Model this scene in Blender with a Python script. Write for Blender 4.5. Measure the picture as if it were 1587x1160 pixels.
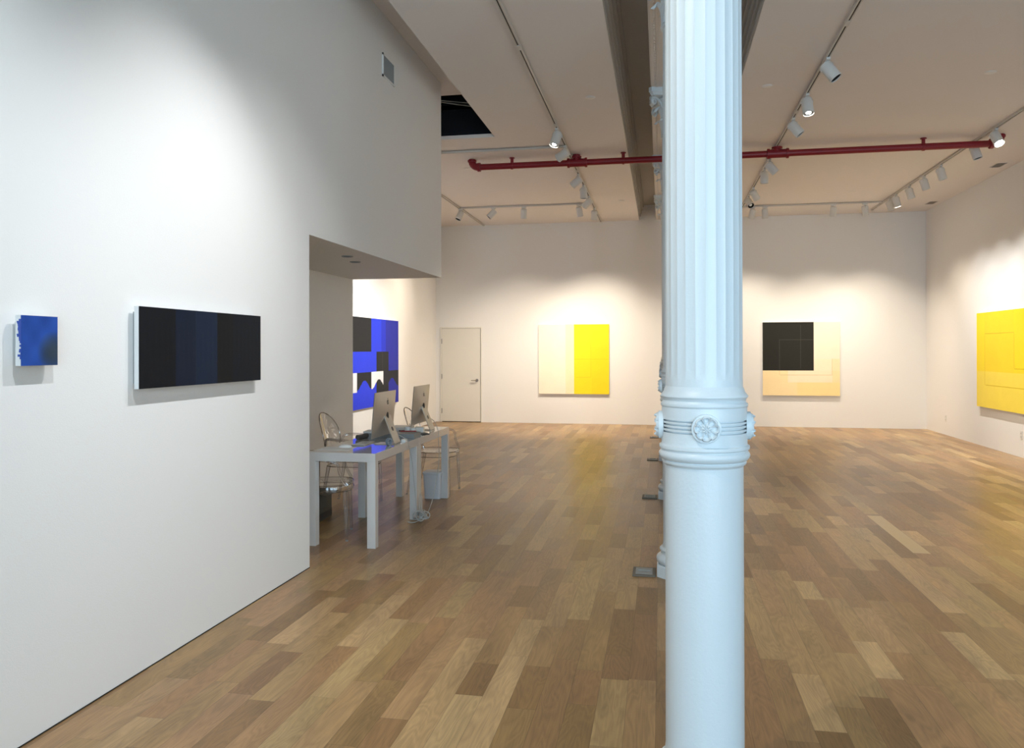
import bpy, bmesh, math, random
from mathutils import Vector, Matrix, Quaternion
random.seed(7)
PI=math.pi
SC=bpy.context.scene; COL=SC.collection
R=math.radians
for o in list(bpy.data.objects): bpy.data.objects.remove(o)

# ------------------------------------------------------------------ camera
cd=bpy.data.cameras.new('camera'); cam=bpy.data.objects.new('camera',cd); COL.objects.link(cam)
F,YAW,PITCH,ROLL=1226.25,10.7243,-0.1224,-0.1107
cd.sensor_fit='HORIZONTAL'; cd.sensor_width=36.0; cd.lens=36.0*F/1587
cd.shift_x=1.53/1587; cd.shift_y=-39.95/1587; cd.clip_start=.05; cd.clip_end=200
y_,p_,r_=R(YAW),R(PITCH),R(ROLL)
fw=Vector((-math.sin(y_)*math.cos(p_),math.cos(y_)*math.cos(p_),-math.sin(p_)))
rt=Vector((math.cos(y_),math.sin(y_),0)); up=rt.cross(fw)
rx=rt*math.cos(r_)+up*math.sin(r_); ux=-rt*math.sin(r_)+up*math.cos(r_)
cam.matrix_world=Matrix(((rx.x,ux.x,-fw.x,0),(rx.y,ux.y,-fw.y,0),(rx.z,ux.z,-fw.z,1.55),(0,0,0,1)))
SC.camera=cam
# ------------------------------------------------------------------ view, world, daylight
SC.view_settings.view_transform='Standard'; SC.view_settings.look='None'
SC.view_settings.gamma=1; SC.view_settings.use_curve_mapping=False
SC.view_settings.exposure=1.22
w=bpy.data.worlds.new('world'); SC.world=w; w.use_nodes=True
w.node_tree.nodes['Background'].inputs[0].default_value=(.62,.8,1,1)
w.node_tree.nodes['Background'].inputs[1].default_value=.8
K_DAY=190; K_FILL=60; K_SPOT=.85
def area(name,loc,rot,sx,sy,power,color):
    l=bpy.data.lights.new(name,'AREA'); l.shape='RECTANGLE'; l.size=sx; l.size_y=sy; l.energy=power; l.color=color
    o=bpy.data.objects.new(name,l); COL.objects.link(o); o.location=loc; o.rotation_euler=rot; return o
YF=-2.6                                   # street front, behind the camera
area('daylight',(2.0,YF-.75,1.9),(R(90),0,R(14)),5.4,3.0,K_DAY,(.62,.83,1.0))   # daylight outside the storefront glass

# ------------------------------------------------------------------ measured room
XL,WL,XA,XE,XR=-4.7905,-2.4634,-3.5343,-2.044,5.054
Y1,Y2,YV,YB=5.277,8.735,9.72,16.557
ZC,ZS,ZT=4.2266,2.3767,4.54
TL,TR,BL,BR=-.436,.787,-.085,.365
CX_=.14
COLY=[2.70,5.56,8.42,11.28,14.14]

# ------------------------------------------------------------------ helpers
def link(name,me,mat,parent=None):
    o=bpy.data.objects.new(name,me); COL.objects.link(o)
    if mat is not None:
        for m in (mat if isinstance(mat,(list,tuple)) else [mat]): me.materials.append(m)
    if parent: o.parent=parent
    return o
def obj(name,bm,mat,parent=None,smooth=False,loc=None,recalc=True):
    if recalc: bmesh.ops.recalc_face_normals(bm,faces=bm.faces[:])
    me=bpy.data.meshes.new(name); bm.to_mesh(me); bm.free()
    if smooth:
        me.polygons.foreach_set('use_smooth',[True]*len(me.polygons))
        try: me.set_sharp_from_angle(angle=R(38))
        except Exception: pass
    o=link(name,me,mat,parent)
    if loc: o.location=loc
    return o
def empty(name,loc=(0,0,0),rz=0):
    o=bpy.data.objects.new(name,None); COL.objects.link(o); o.location=loc; o.rotation_euler=(0,0,rz); o.empty_display_size=.1; return o
def tag(o,label=None,cat=None,group=None,kind=None):
    if label: o['label']=label
    if cat: o['category']=cat
    if group: o['group']=group
    if kind: o['kind']=kind
    return o
def box(bm,x0,x1,y0,y1,z0,z1,bev=0,mi=0):
    vs=[bm.verts.new((x,y,z)) for x in (x0,x1) for y in (y0,y1) for z in (z0,z1)]
    fs=[]
    for q in ((0,1,3,2),(4,6,7,5),(0,4,5,1),(2,3,7,6),(0,2,6,4),(1,5,7,3)):
        f=bm.faces.new([vs[i] for i in q]); f.material_index=mi; fs.append(f)
    if bev>0:
        es=list({e for f in fs for e in f.edges})
        bmesh.ops.bevel(bm,geom=es,offset=bev,segments=2,affect='EDGES',profile=.6)
    return vs
def B(*a,**k):
    bm=bmesh.new(); box(bm,*a,**k); return bm
def lathe(bm,prof,n=48,cx=0,cy=0,rad=None,cap=True,z0=0,phase=0):
    rings=[]
    for (r,z) in prof:
        ring=[]
        for i in range(n):
            t=2*PI*i/n+phase; rr=rad(r,z,t) if rad else r
            ring.append(bm.verts.new((cx+rr*math.cos(t),cy+rr*math.sin(t),z+z0)))
        rings.append(ring)
    for a,b in zip(rings,rings[1:]):
        for i in range(n):
            j=(i+1)%n; bm.faces.new((a[i],a[j],b[j],b[i]))
    if cap:
        bm.faces.new(rings[0][::-1]); bm.faces.new(rings[-1])
    return bm
def tube(bm,pts,r,n=10,closed=False,cap=True):
    pts=[Vector(p) for p in pts]; m=len(pts); rings=[]; prev=None
    rs=r if isinstance(r,(list,tuple)) else [r]*m
    for i,p in enumerate(pts):
        if closed: d=pts[(i+1)%m]-pts[(i-1)%m]
        else: d=pts[min(i+1,m-1)]-pts[max(i-1,0)]
        if d.length<1e-9: d=Vector((0,0,1))
        d.normalize()
        if prev is None:
            a=Vector((0,0,1)) if abs(d.z)<.9 else Vector((1,0,0)); u=d.cross(a).normalized()
        else:
            u=(prev-d*prev.dot(d)); u=u.normalized() if u.length>1e-6 else d.orthogonal().normalized()
        prev=u; v=d.cross(u)
        rings.append([bm.verts.new(p+(u*math.cos(2*PI*k/n)+v*math.sin(2*PI*k/n))*rs[i]) for k in range(n)])
    rr=list(zip(rings,rings[1:]))
    if closed: rr.append((rings[-1],rings[0]))
    for a,b in rr:
        for k in range(n):
            j=(k+1)%n; bm.faces.new((a[k],a[j],b[j],b[k]))
    if cap and not closed:
        bm.faces.new(rings[0][::-1]); bm.faces.new(rings[-1])
    return bm
def smooth_path(pts,k=6):
    P=[Vector(p) for p in pts]; out=[]
    for i in range(len(P)-1):
        p0=P[max(i-1,0)];p1=P[i];p2=P[i+1];p3=P[min(i+2,len(P)-1)]
        for j in range(k):
            t=j/k; out.append(.5*((2*p1)+(p2-p0)*t+(2*p0-5*p1+4*p2-p3)*t*t+(3*p1-p0-3*p2+p3)*t**3))
    out.append(P[-1]); return out
def children(o): return [c for c in bpy.data.objects if c.parent==o]
def copy_tree(o,parent=None):
    c=o.copy(); COL.objects.link(c)
    if parent is not None: c.parent=parent
    for ch in children(o): copy_tree(ch,c)
    return c

# ------------------------------------------------------------------ materials
class NT:
    def __init__(s,name):
        s.m=bpy.data.materials.new(name); s.m.use_nodes=True; s.t=s.m.node_tree
        s.b=s.t.nodes['Principled BSDF']; s.out=s.t.nodes['Material Output']
    def n(s,ty,**k):
        nd=s.t.nodes.new(ty)
        for a,v in k.items(): setattr(nd,a,v)
        return nd
    def l(s,a,b): s.t.links.new(a,b)
    def val(s,sock,v):
        if hasattr(v,'links') or isinstance(v,bpy.types.NodeSocket): s.l(v,sock)
        else: sock.default_value=v
    def math(s,op,a,b=None,c=None):
        nd=s.n('ShaderNodeMath',operation=op); s.val(nd.inputs[0],a)
        if b is not None: s.val(nd.inputs[1],b)
        if c is not None: s.val(nd.inputs[2],c)
        return nd.outputs[0]
def c3(*rgb):  # sRGB 0-255 -> linear
    return tuple((v/255/12.92 if v/255<=.04045 else ((v/255+.055)/1.055)**2.4) for v in rgb)+(1,)
def mat(name,col,rough=.5,metal=0,bump=0,bscale=60,spec=.5,vary=0,coat=0,emit=None,est=0):
    t=NT(name); b=t.b
    b.inputs['Base Color'].default_value=col; b.inputs['Roughness'].default_value=rough; b.inputs['Metallic'].default_value=metal
    b.inputs['Specular IOR Level'].default_value=spec
    if coat: b.inputs['Coat Weight'].default_value=coat; b.inputs['Coat Roughness'].default_value=.04
    if emit: b.inputs['Emission Color'].default_value=emit; b.inputs['Emission Strength'].default_value=est
    tc=t.n('ShaderNodeTexCoord'); no=t.n('ShaderNodeTexNoise'); no.inputs['Scale'].default_value=bscale; no.inputs['Detail'].default_value=4
    t.l(tc.outputs['Object'],no.inputs['Vector'])
    if vary:
        mx=t.n('ShaderNodeMix',data_type='RGBA'); mx.inputs[6].default_value=tuple(max(0,c*(1-vary)) for c in col[:3])+(1,)
        mx.inputs[7].default_value=tuple(min(1,c*(1+vary)) for c in col[:3])+(1,)
        t.l(no.outputs['Fac'],mx.inputs[0]); t.l(mx.outputs[2],b.inputs['Base Color'])
    if bump:
        bp=t.n('ShaderNodeBump'); bp.inputs['Strength'].default_value=bump; bp.inputs['Distance'].default_value=.002
        t.l(no.outputs['Fac'],bp.inputs['Height']); t.l(bp.outputs[0],b.inputs['Normal'])
    return t.m
M={}
M['wall']=mat('white_wall_paint',(.86,.855,.84,1),.6,bump=.25,bscale=180,spec=.3,vary=.012)
M['ceil']=mat('white_ceiling_paint',(.82,.785,.765,1),.7,bump=.15,bscale=150,spec=.2,vary=.012)
M['beam']=mat('white_beam_paint',(.74,.715,.69,1),.6,bump=.3,bscale=40,spec=.3,vary=.02)
M['trough']=mat('painted_iron_gap',(.46,.45,.43,1),.7,bump=.3,bscale=30,spec=.2,vary=.05)
M['iron']=mat('white_enamel_on_iron',(.66,.735,.775,1),.38,bump=.35,bscale=90,spec=.5)
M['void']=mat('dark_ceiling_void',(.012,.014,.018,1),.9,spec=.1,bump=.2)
M['red']=mat('red_pipe_paint',(.24,.010,.020,1),.42,bump=.2,bscale=60,vary=.08)
M['track']=mat('white_track_metal',(.66,.63,.59,1),.5,spec=.4,vary=.02)
M['slot']=mat('dark_track_slot',(.05,.045,.04,1),.6,vary=.1)
M['lamp']=mat('white_lamp_metal',(.72,.72,.70,1),.42,spec=.4,vary=.02)
M['baffle']=mat('black_baffle',(.012,.012,.012,1),.6,vary=.2)
M['lens']=mat('lit_lens',(1,1,1,1),.3,emit=(1,.93,.8,1),est=30)
M['lensdim']=mat('lamp_lens',(.12,.12,.12,1),.2,emit=(1,.9,.75,1),est=.12)
M['grille']=mat('grey_grille_metal',(.33,.34,.33,1),.6,vary=.05)
M['dark']=mat('dark_slot',(.02,.018,.014,1),.8,vary=.1)
M['door']=mat('cream_door_paint',(.77,.75,.69,1),.45,bump=.1,bscale=80,spec=.4,vary=.01)
M['chrome']=mat('brushed_nickel',(.45,.42,.38,1),.32,metal=1,vary=.05)
M['plate']=mat('grey_floor_plate',(.16,.145,.12,1),.6,metal=.1,bump=.3,bscale=120,vary=.1)
M['desk']=mat('white_gloss_lacquer',(.70,.69,.67,1),.06,spec=.9,coat=1,vary=.01)
M['alu']=mat('brushed_aluminium',(.50,.48,.45,1),.38,metal=.75,vary=.03,bscale=300)
M['logo']=mat('black_glossy_logo',(.02,.02,.02,1),.15,vary=.1)
M['screen']=mat('black_screen_glass',(.01,.01,.012,1),.05,spec=.6,vary=.1)
M['cable']=mat('grey_cable_jacket',(.45,.44,.41,1),.5,vary=.05)
M['bin']=mat('white_bin_plastic',(.66,.67,.69,1),.4,vary=.02)
M['card']=mat('brown_cardboard',(.16,.105,.065,1),.85,bump=.2,vary=.12,bscale=30)
M['crate']=mat('dark_olive_cardboard',(.14,.125,.095,1),.8,bump=.2,vary=.12,bscale=25)
M['paper']=mat('white_paper',(.75,.75,.73,1),.7,vary=.02)
M['grey']=mat('grey_folder_board',(.26,.27,.27,1),.5,vary=.05)
M['blackp']=mat('black_plastic',(.025,.025,.027,1),.4,vary=.1)
M['redp']=mat('red_pen_plastic',(.35,.03,.03,1),.35,vary=.05)
M['porc']=mat('white_porcelain',(.8,.8,.78,1),.2,vary=.01)
M['bluetape']=mat('blue_grey_tape',(.22,.28,.34,1),.3,vary=.05)
M['plug']=mat('white_outlet_plastic',(.75,.74,.70,1),.4,vary=.01)
M['frameblk']=mat('dark_window_frame',(.03,.03,.03,1),.4,vary=.1)
M['spr']=mat('white_sprinkler_cap',(.82,.80,.77,1),.4,vary=.01)
def clear(name,tint,gl=.9,rough=.03,base=.04):
    t=NT(name); t.t.nodes.remove(t.b)
    tr=t.n('ShaderNodeBsdfTransparent'); tr.inputs[0].default_value=tint
    g=t.n('ShaderNodeBsdfGlossy'); g.inputs['Roughness'].default_value=rough; g.inputs[0].default_value=(gl,gl,gl,1)
    lw=t.n('ShaderNodeLayerWeight'); lw.inputs[0].default_value=.35
    no=t.n('ShaderNodeTexNoise'); no.inputs['Scale'].default_value=8
    bp=t.n('ShaderNodeBump'); bp.inputs['Strength'].default_value=.05; t.l(no.outputs[0],bp.inputs['Height']); t.l(bp.outputs[0],g.inputs['Normal'])
    f=t.math('ADD',t.math('MULTIPLY',lw.outputs['Fresnel'],.8),base)
    mx=t.n('ShaderNodeMixShader'); t.l(f,mx.inputs[0]); t.l(tr.outputs[0],mx.inputs[1]); t.l(g.outputs[0],mx.inputs[2]); t.l(mx.outputs[0],t.out.inputs[0])
    return t.m
M['poly']=clear('clear_polycarbonate',(.90,.90,.91,1))
M['polyrim']=clear('clear_polycarbonate_rim',(.78,.77,.76,1),gl=.8,base=.07)
M['glass']=clear('window_glass',(.95,.97,.97,1),rough=0,base=.0)

def floor_mat():
    t=NT('oak_plank_floor'); b=t.b
    geo=t.n('ShaderNodeNewGeometry'); sx=t.n('ShaderNodeSeparateXYZ'); t.l(geo.outputs['Position'],sx.inputs[0])
    X,Y=sx.outputs[0],sx.outputs[1]; W=.127
    xs=t.math('DIVIDE',t.math('SUBTRACT',X,.102),W); row=t.math('FLOOR',xs); fx=t.math('FRACT',xs)
    w1=t.n('ShaderNodeTexWhiteNoise',noise_dimensions='1D'); t.l(row,w1.inputs['W'])
    w1b=t.n('ShaderNodeTexWhiteNoise',noise_dimensions='1D'); t.l(t.math('ADD',row,57.3),w1b.inputs['W'])
    L=t.math('ADD',t.math('MULTIPLY',w1b.outputs['Value'],.55),.62)
    # wobble in length along the row
    ys=t.math('DIVIDE',t.math('ADD',Y,t.math('MULTIPLY',w1.outputs['Value'],7.0)),L)
    k0=t.math('FLOOR',ys)
    # random joint position inside each cell -> varied lengths
    cv=t.n('ShaderNodeCombineXYZ'); t.l(row,cv.inputs[0]); t.l(k0,cv.inputs[1])
    wj=t.n('ShaderNodeTexWhiteNoise',noise_dimensions='3D'); t.l(cv.outputs[0],wj.inputs['Vector'])
    jp=t.math('ADD',t.math('MULTIPLY',wj.outputs['Value'],.7),.15)
    fy0=t.math('FRACT',ys); past=t.math('GREATER_THAN',fy0,jp)
    k=t.math('ADD',k0,past)
    jd=t.math('MULTIPLY',t.math('ABSOLUTE',t.math('SUBTRACT',fy0,jp)),L)
    cv2=t.n('ShaderNodeCombineXYZ'); t.l(row,cv2.inputs[0]); t.l(k,cv2.inputs[1]); cv2.inputs[2].default_value=3.7
    wp=t.n('ShaderNodeTexWhiteNoise',noise_dimensions='3D'); t.l(cv2.outputs[0],wp.inputs['Vector'])
    rnd=wp.outputs['Value']; rc=t.n('ShaderNodeSeparateColor'); t.l(wp.outputs['Color'],rc.inputs[0])
    ramp=t.n('ShaderNodeValToRGB'); cr=ramp.color_ramp; cr.interpolation='LINEAR'
    stops=[(0,(.255,.135,0.053)),(.18,(.315,.178,0.073)),(.38,(.365,.212,0.090)),(.55,(.400,.232,0.105)),(.74,(.425,.262,0.119)),(.90,(.50,.325,0.150)),(1,(.58,.40,0.194))]
    cr.elements[0].position=0; cr.elements[0].color=stops[0][1]+(1,); cr.elements[1].position=1; cr.elements[1].color=stops[-1][1]+(1,)
    for p,c in stops[1:-1]:
        e=cr.elements.new(p); e.color=c+(1,)
    t.l(rnd,ramp.inputs[0])
    # grain coordinates, shifted plank by plank
    gx=t.math('ADD',X,t.math('MULTIPLY',rc.outputs[0],13.0)); gy=t.math('ADD',Y,t.math('MULTIPLY',rc.outputs[1],31.0))
    def coord(a,c,z=0.0):
        v=t.n('ShaderNodeCombineXYZ'); t.l(t.math('MULTIPLY',gx,a),v.inputs[0]); t.l(t.math('MULTIPLY',gy,c),v.inputs[1])
        t.l(t.math('MULTIPLY',rnd,41.0),v.inputs[2]); return v.outputs[0]
    n1=t.n('ShaderNodeTexNoise'); n1.inputs['Scale'].default_value=1; n1.inputs['Detail'].default_value=6; n1.inputs['Roughness'].default_value=.6; t.l(coord(140,5),n1.inputs['Vector'])
    n2=t.n('ShaderNodeTexNoise'); n2.inputs['Scale'].default_value=1; n2.inputs['Detail'].default_value=2; n2.inputs['Distortion'].default_value=.6; t.l(coord(9,1.5),n2.inputs['Vector'])
    rings=t.math('FRACT',t.math('MULTIPLY',n2.outputs['Fac'],13.0))
    rings=t.math('ABSOLUTE',t.math('SUBTRACT',rings,.5))
    n3=t.n('ShaderNodeTexNoise'); n3.inputs['Scale'].default_value=1; n3.inputs['Detail'].default_value=3; t.l(coord(6,1.2),n3.inputs['Vector'])
    g=t.math('ADD',t.math('MULTIPLY',n1.outputs['Fac'],.50),t.math('MULTIPLY',rings,.34))
    g=t.math('ADD',g,t.math('MULTIPLY',n3.outputs['Fac'],.80)); g=t.math('ADD',g,.05)
    # knots
    vo=t.n('ShaderNodeTexVoronoi',feature='F1'); vo.inputs['Scale'].default_value=1; vo.inputs['Randomness'].default_value=1; t.l(coord(6.5,2.6),vo.inputs['Vector'])
    kn=t.n('ShaderNodeMapRange'); kn.inputs[1].default_value=.03; kn.inputs[2].default_value=.17; kn.inputs[3].default_value=.52; kn.inputs[4].default_value=1; t.l(t.math('ADD',vo.outputs['Distance'],t.math('LESS_THAN',rc.outputs[1],.93)),kn.inputs[0])
    g=t.math('MULTIPLY',g,kn.outputs[0])
    # gaps
    ex=t.math('MULTIPLY',t.math('MINIMUM',fx,t.math('SUBTRACT',1.0,fx)),W)
    fyk=t.math('MULTIPLY',t.math('MINIMUM',fy0,t.math('SUBTRACT',1.0,fy0)),99.0)
    ed=t.math('MINIMUM',ex,jd)
    gap=t.n('ShaderNodeMapRange'); gap.inputs[1].default_value=.0004; gap.inputs[2].default_value=.0016; gap.inputs[3].default_value=.55; gap.inputs[4].default_value=1; t.l(ed,gap.inputs[0])
    g=t.math('MULTIPLY',g,gap.outputs[0])
    hs=t.n('ShaderNodeHueSaturation'); hs.inputs['Saturation'].default_value=1.0
    t.l(t.math('ADD',t.math('MULTIPLY',rc.outputs[2],.014),.496),hs.inputs['Hue'])
    t.l(ramp.outputs[0],hs.inputs['Color']); t.l(g,hs.inputs['Value'])
    # the one pale replaced board
    def between(v,a,c): return t.math('MULTIPLY',t.math('GREATER_THAN',v,a),t.math('LESS_THAN',v,c))
    mk=t.math('MULTIPLY',between(X,1.881,2.006),between(Y,6.48,7.86))
    mx=t.n('ShaderNodeMix',data_type='RGBA'); mx.inputs[7].default_value=(.60,.46,.24,1)
    t.l(t.math('MULTIPLY',mk,.85),mx.inputs[0]); t.l(hs.outputs[0],mx.inputs[6]); t.l(mx.outputs[2],b.inputs['Base Color'])
    b.inputs['Roughness'].default_value=.30; b.inputs['Specular IOR Level'].default_value=.45
    t.l(t.math('ADD',t.math('MULTIPLY',n3.outputs['Fac'],.14),.27),b.inputs['Roughness'])
    bp=t.n('ShaderNodeBump'); bp.inputs['Strength'].default_value=.25; bp.inputs['Distance'].default_value=.0015
    t.l(t.math('ADD',gap.outputs[0],t.math('MULTIPLY',n1.outputs['Fac'],.15)),bp.inputs['Height']); t.l(bp.outputs[0],b.inputs['Normal'])
    return t.m
M['floor']=floor_mat()
def paint_mat(name,rough=.55):
    t=NT(name); a=t.n('ShaderNodeAttribute',attribute_name='Col')
    tc=t.n('ShaderNodeTexCoord'); mp=t.n('ShaderNodeMapping'); mp.inputs['Scale'].default_value=(1,1,1); t.l(tc.outputs['Object'],mp.inputs[0])
    no=t.n('ShaderNodeTexNoise'); no.inputs['Scale'].default_value=5; no.inputs['Detail'].default_value=5; t.l(mp.outputs[0],no.inputs['Vector'])
    n2=t.n('ShaderNodeTexNoise'); n2.inputs['Scale'].default_value=260; t.l(mp.outputs[0],n2.inputs['Vector'])
    hs=t.n('ShaderNodeHueSaturation'); t.l(a.outputs['Color'],hs.inputs['Color']); t.l(t.math('ADD',t.math('MULTIPLY',no.outputs[0],.10),.95),hs.inputs['Value'])
    t.l(hs.outputs[0],t.b.inputs['Base Color']); t.b.inputs['Roughness'].default_value=rough; t.b.inputs['Specular IOR Level'].default_value=.2
    bp=t.n('ShaderNodeBump'); bp.inputs['Strength'].default_value=.2; bp.inputs['Distance'].default_value=.001; t.l(n2.outputs[0],bp.inputs['Height']); t.l(bp.outputs[0],t.b.inputs['Normal'])
    return t.m
M['paint']=paint_mat('acrylic_on_canvas')
M['canvas']=mat('raw_white_canvas',(.72,.73,.73,1),.8,bump=.5,bscale=300,vary=.06)

# ------------------------------------------------------------------ setting
def struct(name,bm,m,**k): return tag(obj(name,bm,m,**k),kind='structure')
struct('floor',B(XL-.1,XR+.1,YF,YB+.1,-.12,0),M['floor'])
bm=bmesh.new()
box(bm,XL-.15,WL,YF,Y1,0,ZT+.06)
struct('wall_left',bm,M['wall'])
struct('wall_left_recess',B(XL-.15,XA,Y1,Y2,0,ZT+.06),M['wall'])
struct('wall_left_upper',B(XA,WL,Y1,Y2,ZS,ZT+.06),M['wall'])
struct('wall_left_rear',B(XL-.15,XL,Y2,YB,0,ZT+.06),M['wall'])
struct('wall_back',B(XL-.15,XR+.15,YB,YB+.12,0,ZT+.06),M['wall'])
struct('wall_right',B(XR,XR+.12,YF,YB,0,ZT+.06),M['wall'])
bm=bmesh.new()                                            # ceiling: two hung fields, slot at the left wall, iron gap round the beam
box(bm,XE,TL,YF,YB,ZC,ZC+.045); box(bm,XL,XE,YV,YB,ZC,ZC+.045); box(bm,TR,XR,YF,YB,ZC,ZC+.045)
box(bm,XL,XR,YF,Y2,ZT+.06,ZT+.12)
box(bm,XE,XR,Y2,YB,ZT+.06,ZT+.12); box(bm,XL,XE,YV,YB,ZT+.06,ZT+.12)
box(bm,XE,XE+.04,YF,YB,ZC+.045,ZT+.06)
box(bm,XL,XE,Y2-.01,9.16,ZT+.06,ZT+.12)
struct('ceiling',bm,M['ceil'])
bm=bmesh.new()
box(bm,TL,TR,YF,YB,ZT,ZT+.05)
for s,x in ((1,TL),(-1,TR)):                              # stepped cornice either side of the gap
    for i,(dx,z0,z1) in enumerate(((.012,ZC+.01,ZC+.06),(.030,ZC+.075,ZC+.12),(.05,ZC+.135,ZC+.19),(.075,ZC+.205,ZC+.25),(.10,ZC+.265,ZT))):
        xa,xb=x-s*.02,x+s*dx; box(bm,min(xa,xb),max(xa,xb),YF,YB,z0,z1,bev=.004)
    box(bm,min(x-s*.03,x),max(x-s*.03,x),YF,YB,ZC+.045,ZT)
struct('trim_1',bm,M['trough'])
bm=bmesh.new()                                            # iron beam over the columns
box(bm,BL+.03,BR-.03,YF,YB,ZC+.029,ZT)
for x0,x1,z0,z1 in ((BL,BR,ZC,ZC+.03),(BL-.012,BL+.022,ZC+.012,ZC+.045),(BR-.022,BR+.012,ZC+.012,ZC+.045),(BL+.05,BL+.062,ZC-.006,ZC),(BR-.062,BR-.05,ZC-.006,ZC)):
    box(bm,x0,x1,YF,YB,z0,z1,bev=.003)
y=YF+.1
while y<YB-.1:                                            # rivet rows
    for x in (BL+.035,BR-.035):
        box(bm,x-.006,x+.006,y-.01,y+.01,ZC-.005,ZC)
    y+=.045
struct('trim_2',bm,M['beam'])
bm=bmesh.new()                                            # dark service void above the slot end
x0,x1,ya,yb,z0,z1=XL,XE,9.16,YV,ZT+.06,5.6
box(bm,x0-.03,x1+.03,ya-.03,yb+.03,z1,z1+.03); box(bm,x0-.03,x0,ya,yb,z0,z1); box(bm,x1,x1+.03,ya,yb,z0,z1)
box(bm,x0,x1,ya-.03,ya,z0+.06,z1); box(bm,x0,x1,yb,yb+.03,ZC+.045,z1)
struct('trim_3',bm,M['void'])
for i,(a,b_,s) in enumerate((((-4.2,9.25,5.0),(-2.1,9.6,4.55),.05),((-4.3,9.22,5.05),(-2.1,9.66,4.62),.09))):
    pts=[Vector(a).lerp(Vector(b_),q/14)-Vector((0,0,s*math.sin(PI*q/14))) for q in range(15)]
    o=obj('hanging_cable',tube(bmesh.new(),pts,.006,6),M['cable'],smooth=True)
    o.location=(0,0,0); tag(o,('thin grey cable slung across the dark opening in the ceiling, upper of two' if i else 'thin grey cable slung across the dark opening in the ceiling, lower of two'),'cable','cables in the ceiling opening')
# dark strip standing in for the shadow gap at the left wall's foot
bm=bmesh.new(); box(bm,WL,WL+.003,YF,Y1,0,.005); struct('shadow_strip_left',bm,M['dark'])
# street front behind the camera: piers, sill and three windows
bm=bmesh.new()
for a,b_ in ((WL,-1.35),(.0,.15),(1.5,1.65),(3.0,3.15),(4.5,XR)): box(bm,a,b_,YF-.15,YF,0,ZT+.06)
box(bm,-1.35,4.5,YF-.15,YF,0,.35); box(bm,-1.35,4.5,YF-.15,YF,3.5,ZT+.06)
struct('wall_front',bm,M['wall'])
for i,(a,b_) in enumerate(((-1.35,0.),(.15,1.5),(1.65,3.0),(3.15,4.5))):
    bm=bmesh.new()
    for q in ((a,a+.05,.35,3.5),(b_-.05,b_,.35,3.5),(a,b_,.35,.4),(a,b_,3.45,3.5),(a,b_,2.4,2.44)): box(bm,q[0],q[1],YF-.1,YF-.05,q[2],q[3])
    wn=struct('window_%d'%(i+1),bm,M['frameblk'])
    obj('pane',B(a+.04,b_-.04,YF-.078,YF-.072,.39,3.46),M['glass'],wn)

# door on the back wall
dx0,dx1,dz=-4.656,-3.801,2.012
root=empty('door_1',(dx0,YB,0)); tag(root,kind='structure')
bm=bmesh.new(); fwid=.035
box(bm,-fwid,0,-.022,0,0,dz+fwid,bev=.003); box(bm,dx1-dx0+.008,dx1-dx0+.008+fwid*.5,-.022,0,0,dz+fwid,bev=.003); box(bm,0,dx1-dx0+.008,-.022,0,dz+.004,dz+fwid,bev=.003)
obj('door_frame',bm,M['door'],root)
obj('door_gap',B(.0,dx1-dx0+.008,-.004,0,0,dz+.004),M['dark'],root)
obj('door_slab',B(.002,dx1-dx0-.003,-.018,-.004,.014,dz,bev=.002),M['door'],root)
for z in (.24,.98,1.74):
    bm=bmesh.new(); box(bm,-.012,.012,-.027,-.017,z-.05,z+.05,bev=.003); tube(bm,[(0,-.028,z-.055),(0,-.028,z+.055)],.007,8)
    obj('hinge',bm,M['chrome'],root)
bm=bmesh.new(); hx=dx1-dx0-.075; hz=.90
tube(bm,[(hx,-.018,hz),(hx,-.028,hz)],.032,20); tube(bm,[(hx,-.028,hz),(hx,-.065,hz)],.011,12)
tube(bm,smooth_path([(hx,-.062,hz),(hx-.03,-.066,hz),(hx-.08,-.064,hz-.002),(hx-.12,-.058,hz-.004)],4),.009,10)
obj('lever_handle',bm,M['chrome'],root,smooth=True)
obj('strike_plate',B(dx1-dx0-.001,dx1-dx0+.012,-.025,-.016,hz-.03,hz+.03),M['chrome'],root)

# ------------------------------------------------------------------ wall and ceiling fittings
def grille(name,loc,wu,hv,axis,slats,label,cat,m1,m2,group=None):
    """axis 'x': on the left wall facing +X (u=Y,v=Z); 'z': on the ceiling facing down (u=X,v=Y)"""
    r=empty(name,loc); tag(r,label,cat,group)
    def bb(bm,u0,u1,v0,v1,d0,d1):
        if axis=='x': box(bm,d0,d1,u0,u1,v0,v1)
        else: box(bm,u0,u1,v0,v1,-d1,-d0)
    bm=bmesh.new(); f=.016 if axis=='x' else .007
    for a in ((-wu/2,wu/2,-hv/2,-hv/2+f),(-wu/2,wu/2,hv/2-f,hv/2),(-wu/2,-wu/2+f,-hv/2,hv/2),(wu/2-f,wu/2,-hv/2,hv/2)): bb(bm,*a,0,.012 if axis=='x' else .005)
    obj('frame',bm,m1,r)
    bm=bmesh.new(); bb(bm,-wu/2+f*.5,wu/2-f*.5,-hv/2+f*.5,hv/2-f*.5,0,.003); obj('backing',bm,m2,r)
    bm=bmesh.new()
    for i in range(slats):
        c=-wu/2+f+(i+.5)*(wu-2*f)/slats; bb(bm,c-.003,c+.003,-hv/2+f,hv/2-f,.002,.010 if axis=='x' else .0045)
    obj('slats',bm,m1 if axis=='z' else M['grille'],r)
    return r
grille('wall_vent',(WL,6.942,4.13),.315,.21,'x',22,'small grey louvred vent high on the left wall','vent',M['wall'],M['grille'])
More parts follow.
